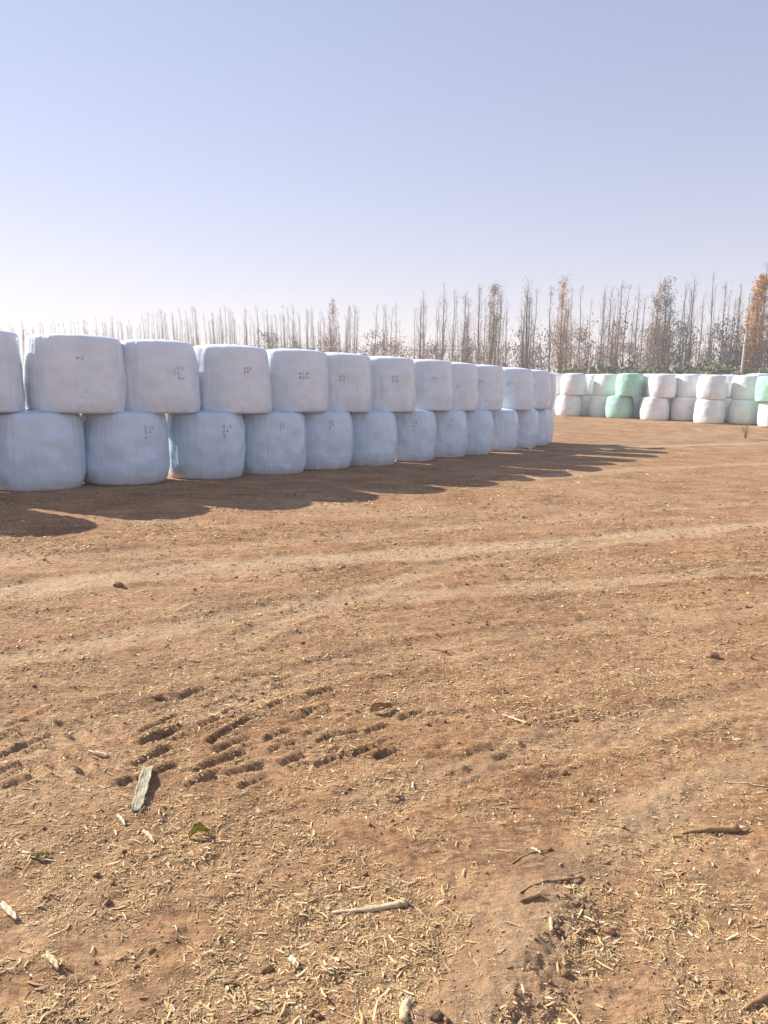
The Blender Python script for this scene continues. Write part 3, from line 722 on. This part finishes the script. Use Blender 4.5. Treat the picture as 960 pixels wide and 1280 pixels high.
for i in range(34):
    px = 728+i*7.6+rt.uniform(-3, 3); p = on_line(px, -7+rt.uniform(-2, 2))
    h = height_for(p, px, rt.uniform(450, 462))*(1 if px < 925 else .9)
    plant_tree('bush%d' % rt.randint(0, 2), p[0], p[1], h, 'olive green bush in the low hedge behind the far stack', 'bushes of the low hedge behind the far stack', 'hedge_bush', 'bush', rz=rt.uniform(0, 6), wide=1.1)
# brushwood under the plantation: one uncountable mass
def brush():
    rs = np.random.RandomState(9); n = 5500
    px = rs.uniform(-80, 1020, n); back = rs.uniform(2, 55, n)
    A = np.array([-69., 138.]); B = np.array([34., 68.]); nn = np.array([-(B-A)[1], (B-A)[0]])
    d = cF[None, :2]*FPX+cR[None, :2]*(px-480)[:, None]+cU[None, :2]*(640-490); d /= np.linalg.norm(d, axis=1)[:, None]
    t = np.dot(A, nn)/(d@nn); p = d*(t+back)[:, None]
    zz = .5+np.abs(rs.gamma(1.6, 1.1, n)); zz = np.minimum(zz, 4.5)
    c = np.concatenate([p, zz[:, None]], 1); s = rs.uniform(.06, .22, n)
    a = rs.normal(size=(n, 3)); a /= np.linalg.norm(a, axis=1)[:, None]; b = np.cross(a, rs.normal(size=(n, 3))); b /= np.linalg.norm(b, axis=1)[:, None]
    V = np.stack([c-a*s[:, None]*1.6, c-b*s[:, None]*.35, c+a*s[:, None]*1.6, c+b*s[:, None]*.35], 1).reshape(-1, 3)
    F = np.arange(4*n).reshape(-1, 4)
    o = mesh_obj('brushwood', V, F, M['leaf_grey'], smooth=False)
    tag(o, 'thin dry brushwood covering the floor of the poplar plantation', 'undergrowth', kind='stuff')
brush()

# ------------------------------------------------------------------ utility pole and lines
pp = on_line(924, -9); pb = np.array([pp[0], pp[1], tz(*pp)])
hp = height_for(pp, 929, 418)
U = empty('utility_pole', tuple(pb)); tag(U, 'pale slim utility pole with a crossarm in front of the orange-leaved tree', 'utility pole')
m = MB(); m.tube([(0, 0, -.05), (.06, 0, hp*.5), (.12, 0, hp)], [.125, .105, .085], 10); m.build('pole', M['pole'], U)
m = MB(); m.box((.11, -.13, hp-.75), (2.0, .09, .09)); m.build('crossarm', M['pole'], U, False)
for dx in (-.85, .15, 1.05):
    m = MB(); zt = hp-.70 if dx != .15 else hp; m.tube([(dx, -.13, zt-.005), (dx, -.13, zt+.06), (dx, -.13, zt+.10), (dx, -.13, zt+.2)], [.03, .065, .045, .055], 8); m.build('insulator', M['ceramic'], U)
for q, (dz, oy) in enumerate(((-.50, -.9), (-.50, 1.0))):
    m = MB()
    a = pb+np.array([oy+.05, -.13, hp+dz]); b = a+np.array([-46, 24, .3]); c = a+np.array([34, -17, 0])
    pts = []
    for k in range(25):
        f = k/24; w_ = a*(1-f)+b*f; w_[2] -= 4*f*(1-f)*.7; pts.append(w_)
    pts = pts[::-1]
    for k in range(1, 17):
        f = k/16; w_ = a*(1-f)+c*f; w_[2] -= 4*f*(1-f)*.6; pts.append(w_)
    m.tube(pts, [.012]*len(pts), 4)
    o = m.build('power_line', M['wire']); tag(o, ['left hand thin overhead wire crossing the tree trunks by the utility pole', 'right hand thin overhead wire tied to the outer end of the crossarm'][q], 'wire')

# ------------------------------------------------------------------ straw and chaff on the soil (uncountable)
def scatter_litter(name, n, rmin, rmax, lfun, wratio, seed, label, dens=None, tone0=.0, lift=.001):
    rs = np.random.RandomState(seed)
    u = rs.uniform(size=n*3); r = 1/np.sqrt(1/rmin**2-(1/rmin**2-1/rmax**2)*u) if False else rmin*(rmax/rmin)**u
    th = rs.uniform(-.66, .66, n*3); x = r*np.sin(th); y = r*np.cos(th)
    w = dens(x, y) if dens is not None else np.ones_like(x)
    keep = rs.uniform(size=n*3) < w; x = x[keep][:n]; y = y[keep][:n]; r = r[keep][:n]; k = len(x)
    z = terrain(x, y)
    L = lfun(rs, r, k); W = np.clip(L*rs.uniform(wratio[0], wratio[1], k), .0011, .006*np.maximum(1, r/3))
    yaw = rs.uniform(0, 2*math.pi, k); tilt = np.abs(rs.normal(0, .13, k)); roll = rs.normal(0, .28, k)
    d = np.stack([np.cos(yaw)*np.cos(tilt), np.sin(yaw)*np.cos(tilt), np.sin(tilt)], 1)
    s = np.stack([-np.sin(yaw)*np.cos(roll), np.cos(yaw)*np.cos(roll), np.sin(roll)], 1)
    c = np.stack([x, y, z+lift+.45*L*np.sin(tilt)+.3*W*np.abs(np.sin(roll))], 1)
    bend = rs.normal(0, .05, k)*L; side = np.stack([-np.sin(yaw), np.cos(yaw), np.zeros(k)], 1)
    Lh = (L/2)[:, None]; Wh = (W/2)[:, None]
    a = c-d*Lh; b = c+d*Lh; m = c+side*bend[:, None]+np.array([0, 0, 1])*(np.abs(rs.normal(0, .03, k))*L)[:, None]
    tap = rs.uniform(.3, 1, k)[:, None]
    V = np.stack([a-s*Wh*tap, a+s*Wh*tap, m+s*Wh, m-s*Wh, b+s*Wh*.7, b-s*Wh*.7], 1).reshape(-1, 3)
    i = np.arange(k)*6
    F = np.concatenate([np.stack([i, i+1, i+2, i+3], 1), np.stack([i+3, i+2, i+4, i+5], 1)])
    tone = np.clip(rs.normal(.50+tone0, .24, k), 0, 1)
    o = mesh_obj(name, V, F, M['litter'], smooth=False, attrs={'tone': np.repeat(tone, 6)})
    tag(o, label, 'straw', kind='stuff'); return o
def dens_near(x, y):
    n_ = gnoise(x/.55, y/.55, 71)*.6+gnoise(x/.17, y/.17, 72)*.6
    px = x/np.maximum(y, .1)
    leftb = sstep(.25, -.35, px)*.5*0+np.where(px < .14, .34, 0)*sstep(4.2, 2.4, y)
    _, v, dd, _ = 0, 0, 0, 0
    u_, v_, d_, L_ = path_uv(MOUND, x, y)
    return np.clip(.38+leftb+1.3*n_, .05, 1)*np.where((d_ < .16) & (v_ > -.02), .12, 1)
def dens_mid(x, y): return np.clip(.42+1.2*(gnoise(x/1.1, y/1.1, 73)*.6+gnoise(x/.3, y/.3, 74)*.4), .06, 1)
scatter_litter('chaff', 300000, .95, 5.5, lambda rs, r, k: np.clip(rs.lognormal(math.log(.0050), .62, k), .0025, .04), (.12, .42), 1, 'pale straw chaff strewn over the reddish soil in the foreground', dens_near)
scatter_litter('straw_litter', 4500, .95, 7, lambda rs, r, k: np.clip(rs.lognormal(math.log(.021), .45, k), .010, .08), (.06, .2), 2, 'longer cut straw pieces scattered among the chaff', dens_near, .08, .003)
scatter_litter('trodden_straw', 130000, 3.5, 26, lambda rs, r, k: np.clip(rs.lognormal(math.log(.0095), .5, k)*np.clip(r/4.5, 1, 2.2), .005, .06), (.14, .5), 3, 'trodden straw flecks over the middle of the yard', dens_mid, -.04)
def scatter_clods(n, seed):
    rs = np.random.RandomState(seed); r = .95*(12/.95)**rs.uniform(size=n*3); th = rs.uniform(-.66, .66, n*3); x = r*np.sin(th); y = r*np.cos(th)
    u_, v_, d_, L_ = path_uv(MOUND, x, y); w = np.clip(.25+.9*gnoise(x/.4, y/.4, 81), .03, 1)
    w = np.where((d_ < .17) & (v_ < 0), 1.0, w*.6); keep = rs.uniform(size=n*3) < w; x, y, r = x[keep][:n], y[keep][:n], r[keep][:n]; k = len(x)
    s = np.clip(rs.lognormal(math.log(.0036), .55, k), .0018, .016)*np.clip(r/3.5, 1, 2)
    base = np.array([(1, 0, 0), (0, 1, 0), (-1, 0, 0), (0, -1, 0), (0, 0, 1), (0, 0, -.6), ])
    jit = rs.uniform(.6, 1.3, (k, 6, 1)); yaw = rs.uniform(0, 6.28, k); ca, sa = np.cos(yaw), np.sin(yaw)
    P = base[None]*jit*s[:, None, None]*np.array([1, .8, .7]); X = P[..., 0]*ca[:, None]-P[..., 1]*sa[:, None]; Y = P[..., 0]*sa[:, None]+P[..., 1]*ca[:, None]
    z = terrain(x, y); V = np.stack([X+x[:, None], Y+y[:, None], P[..., 2]+z[:, None]+s[:, None]*.25], -1).reshape(-1, 3)
    f = np.array([(0, 1, 4), (1, 2, 4), (2, 3, 4), (3, 0, 4), (1, 0, 5), (2, 1, 5), (3, 2, 5), (0, 3, 5)]); F = (np.arange(k)[:, None, None]*6+f[None]).reshape(-1, 3)
    o = mesh_obj('soil_crumbs', V, F, M['clod'], smooth=False); tag(o, 'loose crumbs of reddish soil lying between the chaff', 'soil', kind='stuff')
scatter_clods(7000, 4)

# ------------------------------------------------------------------ single pieces of debris
def stalk(name, p0, p1, r0, r1, mat, label, cat='stalk', bend=.0, lift=.0, sides=9, nodes=1, flat=.75, broken=True, seed=0):
    rs = random.Random(seed+int(p0[0]*7+p0[1])); a = ground_at(*p0); b = ground_at(*p1); c = (a+b)/2
    o = empty(name, tuple(c)); tag(o, label, cat)
    n = 14; pts = []; rad = []
    nrm = np.array([-(b-a)[1], (b-a)[0], 0]); nrm /= np.linalg.norm(nrm)+1e-9; L = np.linalg.norm(b-a)
    for i in range(n):
        f = i/(n-1); q = a*(1-f)+b*f+nrm*(bend*L*math.sin(math.pi*f)+rs.uniform(-1, 1)*r0*.25)
        q[2] = a[2]*(1-f)+b[2]*f+(r0*(1-f)+r1*f)*.85+lift*f
        g = tz(q[0], q[1])+(r0*(1-f)+r1*f)*.35
        q[2] = max(q[2], g); pts.append(q-c)
        rr = (r0*(1-f)+r1*f)*(1+rs.uniform(-.14, .14))
        for k in range(nodes):
            if abs(f-(k+.5)/nodes) < .04: rr *= 1.3
        rad.append(rr)
    m = MB(); m.tube(pts, rad, sides, flat=flat)
    vv = np.array(m.v); g = gnoise(vv[:, 0]/.006+seed, vv[:, 1]/.006+vv[:, 2]/.004, 91)*r0*.28; ctr = np.repeat(np.array(pts), sides, 0); dd = vv-ctr; dd /= np.linalg.norm(dd, axis=1)[:, None]+1e-9
    m.v = list(vv+dd*g[:, None])
    m.build('stem', M[mat], o)
    if broken:
        e = pts[-1]; t = (pts[-1]-pts[-2]); t /= np.linalg.norm(t); m2 = MB()
        for k in range(5):
            off = np.array([rs.uniform(-1, 1), rs.uniform(-1, 1), rs.uniform(-.3, .9)])*r1*.6
            m2.tube([e+off-t*.004, e+off*1.3+t*rs.uniform(.5, 1.6)*r1*1.4], [r1*.35, r1*.08], 4)
        m2.build('broken_end', M['pith'], o)
    return o
def blade(name, p0, p1, w, mat, label, cat='leaf', curl=.5, ribs=3, arch=.02, seed=0, extra=None, thick=.0012, pw=.45, ra=.0012):
    a = ground_at(*p0); b = ground_at(*p1); c = (a+b)/2; o = empty(name, tuple(c)); tag(o, label, cat)
    d = b-a; L = np.linalg.norm(d); d /= L; s = np.array([-d[1], d[0], 0]); s /= np.linalg.norm(s); up = np.array([0, 0, 1.]); nu, nv = 18, 9; V = []
    rs = random.Random(seed); ph = rs.uniform(0, 6)
    for side in (0, 1):
        for i in range(nu):
            u = i/(nu-1); ww = w*(math.sin(math.pi*min(max(u*.86+.10, .03), .97))**pw)*(1+.10*math.sin(u*23+ph)+.06*math.sin(u*51))
            for j in range(nv):
                v = 2*j/(nv-1)-1
                h = arch*math.sin(math.pi*u)+curl*w*(v*v)*.5*(1+.4*math.sin(5*u+ph))+ra*math.cos(v*math.pi*ribs)+.0015*math.sin(u*19+v*3+ph)
                q = a+d*L*u+s*v*ww*.5*(1-.25*curl); q = q-c; q[2] += h+.004+(thick if side == 0 else 0)
                g = tz(q[0]+c[0], q[1]+c[1])-c[2]; q[2] = max(q[2], g+.002+h*.4+(thick if side == 0 else 0)); V.append(q)
    F = []
    N = nu*nv
    for i in range(nu-1):
        for j in range(nv-1):
            k = i*nv+j; F.append((k, k+1, k+nv+1, k+nv)); F.append((N+k+nv, N+k+nv+1, N+k+1, N+k))
    for i in range(nu-1):
        for j in (0, nv-1):
            k = i*nv+j; F.append((k, k+nv, N+k+nv, N+k) if j == 0 else (k+nv, k, N+k, N+k+nv))
    for j in range(nv-1):
        for i in (0, nu-1):
            k = i*nv+j; F.append((k, k+1, N+k+1, N+k) if i else (k+1, k, N+k, N+k+1))
    mesh_obj('blade', np.array(V), F, M[mat], o)
    if extra:
        m = MB(); e0 = ground_at(*extra[0])-c; e1 = ground_at(*extra[1])-c; e0[2] += .012; e1[2] += .008; m.tube([e0, (e0+e1)/2, e1], [extra[2]]*3, 6); m.build('stem', M[extra[3]], o)
    return o
blade('corn_husk', (186, 960), (170, 1016), .046, 'husk', 'grey-green ribbed husk strip lying upright beside the tyre tread marks', 'husk', .25, 4, .004, 1, pw=.16, ra=.0035)
blade('leaf_scrap', (236, 1050), (262, 1044), .035, 'green_leaf', 'small yellow-green leaf scrap with a grey stem below the tread marks', 'leaf', 1.0, 2, .02, 2, extra=((248, 1046), (270, 1049), .003, 'stalk'))
blade('leaf_scrap', (44, 1074), (62, 1070), .018, 'green_leaf', 'tiny dark green leaf scrap beside a pale chip near the left edge', 'leaf', .6, 2, .006, 3, extra=((28, 1069), (46, 1072), .004, 'pale_stalk'))
blade('dry_leaf', (464, 893), (490, 886), .035, 'stalk', 'curled brown dry leaf on a pale stem in the middle of the yard', 'leaf', 1.3, 2, .022, 4, extra=((458, 889), (484, 882), .004, 'pale_stalk'))
blade('husk_chip', (146, 1020), (156, 1034), .014, 'pith', 'whitish husk chip just under the grey-green husk strip', 'husk chip', .4, 2, .004, 5)
blade('husk_chip', (178, 1040), (192, 1056), .018, 'pale_stalk', 'pale tan husk chip left of the yellow-green leaf scrap', 'husk chip', .5, 2, .004, 6)
blade('husk_chip', (0, 1132), (20, 1152), .022, 'pith', 'whitish husk chip at the left photo edge', 'husk chip', .5, 2, .005, 7)
blade('husk_chip', (360, 1200), (372, 1212), .022, 'pith', 'squarish cream husk chip in the lower left part of the soil', 'husk chip', .4, 2, .005, 8)
blade('husk_chip', (664, 1061), (676, 1068), .010, 'pith', 'bright white splinter above the two crossed sticks', 'husk chip', .3, 1, .003, 9)
blade('husk_chip', (110, 940), (136, 946), .012, 'pale_stalk', 'pale flat chip left of the tread marks', 'husk chip', .4, 1, .006, 10)
blade('husk_chip', (56, 1195), (72, 1215), .02, 'pale_stalk', 'tan husk chip in the pale chaff patch at lower left', 'husk chip', .7, 2, .006, 11)
blade('husk_chip', (484, 1001), (494, 992), .02, 'pale_stalk', 'small upright tan husk chip in the centre of the foreground', 'husk chip', 1.0, 2, .012, 12)
stalk('corn_stalk', (852, 1043), (922, 1039), .0065, .015, 'stalk', 'brown corn stalk with a pale broken end near the right edge', bend=.01, seed=1)
stalk('corn_stalk', (415, 1142), (508, 1132), .0045, .0125, 'pale_stalk', 'long greyish corn stalk thickening to the right at bottom centre', bend=-.03, seed=2, broken=False)
stalk('stick', (650, 1116), (728, 1098), .0035, .0050, 'stalk', 'thin brown stick lying on the top of the soil ridge', 'stick', bend=.05, seed=3, broken=False, nodes=2)
stalk('stick', (650, 1127), (674, 1121), .0055, .0070, 'stalk', 'short thick dark stick beside the thin stick on the ridge', 'stick', seed=4)
stalk('twig', (628, 894), (659, 905), .0045, .006, 'pale_stalk', 'pale forked twig right of the middle of the yard', 'twig', seed=5, broken=False)
stalk('twig', (905, 978), (958, 984), .003, .004, 'pale_stalk', 'thin straight straw near the right photo edge', 'straw', seed=6, broken=False)
stalk('twig', (930, 1262), (975, 1236), .005, .008, 'stalk', 'brown stalk piece leaving the frame at the lower right corner', 'stalk', seed=7, broken=False)
stalk('corn_stub', (503, 1278), (508, 1256), .010, .010, 'pale_stalk', 'short pale stalk stub at the bottom photo edge', 'stalk stub', seed=8)
stalk('corn_stub', (688, 1150), (690, 1166), .006, .005, 'pale_stalk', 'tiny double stub on the smooth flank of the ridge', 'stalk stub', seed=9, broken=False, nodes=0)
stalk('twig', (640, 1080), (690, 1062), .0025, .004, 'stalk', 'thin dark twig above the crossed sticks', 'twig', seed=10, broken=False, bend=.08)
stalk('twig', (75, 1078), (28, 1070), .0025, .003, 'pale_stalk', 'thin pale straw next to the dark green leaf scrap', 'straw', seed=11, broken=False)
stalk('twig', (540, 812), (558, 816), .007, .010, 'clod', 'short dark stub lying in the yard below the wheel paths', 'stick', seed=12, broken=False)
def clod(p, s, label, mat='clod', seed=0):
    c = ground_at(*p); rs = np.random.RandomState(seed); import bmesh
    bm = bmesh.new(); bmesh.ops.create_icosphere(bm, subdivisions=3, radius=1)
    for v in bm.verts:
        n = v.co.normalized(); k = 1+.28*gnoise(np.array([n.x*2.1+seed+n.z]), np.array([n.y*2.1+n.z*1.3]), 95)[0]+.12*gnoise(np.array([n.x*6+seed]), np.array([n.y*6+n.z*4]), 96)[0]
        v.co = Vector((n.x*s*1.25*k, n.y*s*k, n.z*s*.75*k))
    me = bpy.data.meshes.new('soil_clod'); bm.to_mesh(me); bm.free(); me.materials.append(M[mat]); o = link(bpy.data.objects.new('soil_clod', me)); o.location = (c[0], c[1], c[2]+s*.4)
    me.polygons.foreach_set('use_smooth', np.ones(len(me.polygons), dtype=bool)); tag(o, label, 'clod')
clod((762, 1166), .013, 'dark pebble-like clod right of the soil ridge', seed=1)
clod((545, 1272), .014, 'dark clod beside the pale stub at the bottom edge', 'dark_leaf', seed=2)
clod((704, 967), .014, 'dark clod in the open right of centre', seed=3)
clod((706, 1218), .011, 'large clod on the crumbled flank of the ridge, lower one', seed=4)
clod((722, 1130), .008, 'clod at the upper tip of the crumbled ridge flank', seed=5)
clod((735, 1160), .008, 'clod half way along the crumbled ridge flank', seed=6)
clod((455, 1094), .010, 'small dark clod above the long greyish stalk', seed=7)
clod((333, 1214), .014, 'reddish clod left of the squarish cream chip', seed=8)
clod((148, 733), .03, 'dark clod at the edge of the pale wheel path on the left', seed=9)
clod((197, 870), .02, 'dark clod at the far end of the tread marks', seed=10)
clod((890, 822), .03, 'flat dark clod toward the right side of the yard', seed=11)
# crumbs and root bits on the ridge flank come with the loose crumbs; dry weeds by the far stack
def weed(p, h, label, n=16, seed=0, mat='twig'):
    c = ground_at(*p); rs = random.Random(seed); o = empty('dry_weed', tuple(c)); tag(o, label, 'weed', ); m = MB(); lf = MB()
    for k in range(n):
        a = rs.uniform(0, 6.28); sp = rs.uniform((.05), .9); L = h*rs.uniform(.5, 1.05)
        p1 = np.array([math.cos(a)*sp*L*.4, math.sin(a)*sp*L*.4, L*.55]); p2 = np.array([math.cos(a)*sp*L, math.sin(a)*sp*L, L*.95])
        m.tube([(0, 0, -.01), p1, p2], [.006, .004, .002], 4, cap=False)
        for j in range(4):
            q = p1+(p2-p1)*rs.random(); a2 = rs.uniform(0, 6.28); s = rs.uniform(.015, .035); e = np.array([math.cos(a2), math.sin(a2), .5])*s; f = np.array([-math.sin(a2), math.cos(a2), .1])*s*.5
            lf.quad(q, q+e+f, q+e*2, q+e-f)
    m.build('stems', M[mat], o, False); lf.build('leaves', M['leaf_grey'], o, False)
weed((932, 545), .75, 'spindly dry weed standing before the pale greenish far bales', 20, 1)

# ------------------------------------------------------------------ haze
def haze():
    m = bpy.data.materials.new('haze_air'); m.use_nodes = True; n = m.node_tree.nodes; l = m.node_tree.links
    n.remove(n['Principled BSDF']); v = n.new('ShaderNodeVolumePrincipled'); v.inputs['Color'].default_value = (.90, .95, 1, 1); v.inputs['Density'].default_value = HAZE_DENSITY; v.inputs['Anisotropy'].default_value = 0.0
    l.new(v.outputs['Volume'], n['Material Output'].inputs['Volume'])
    mb = MB(); mb.box((0, 0, 9.6), (1860, 1860, 22.0)); o = mb.build('haze', m, None, False); tag(o, kind='stuff'); o['label'] = 'pale autumn haze hanging over the yard and trees'
haze()
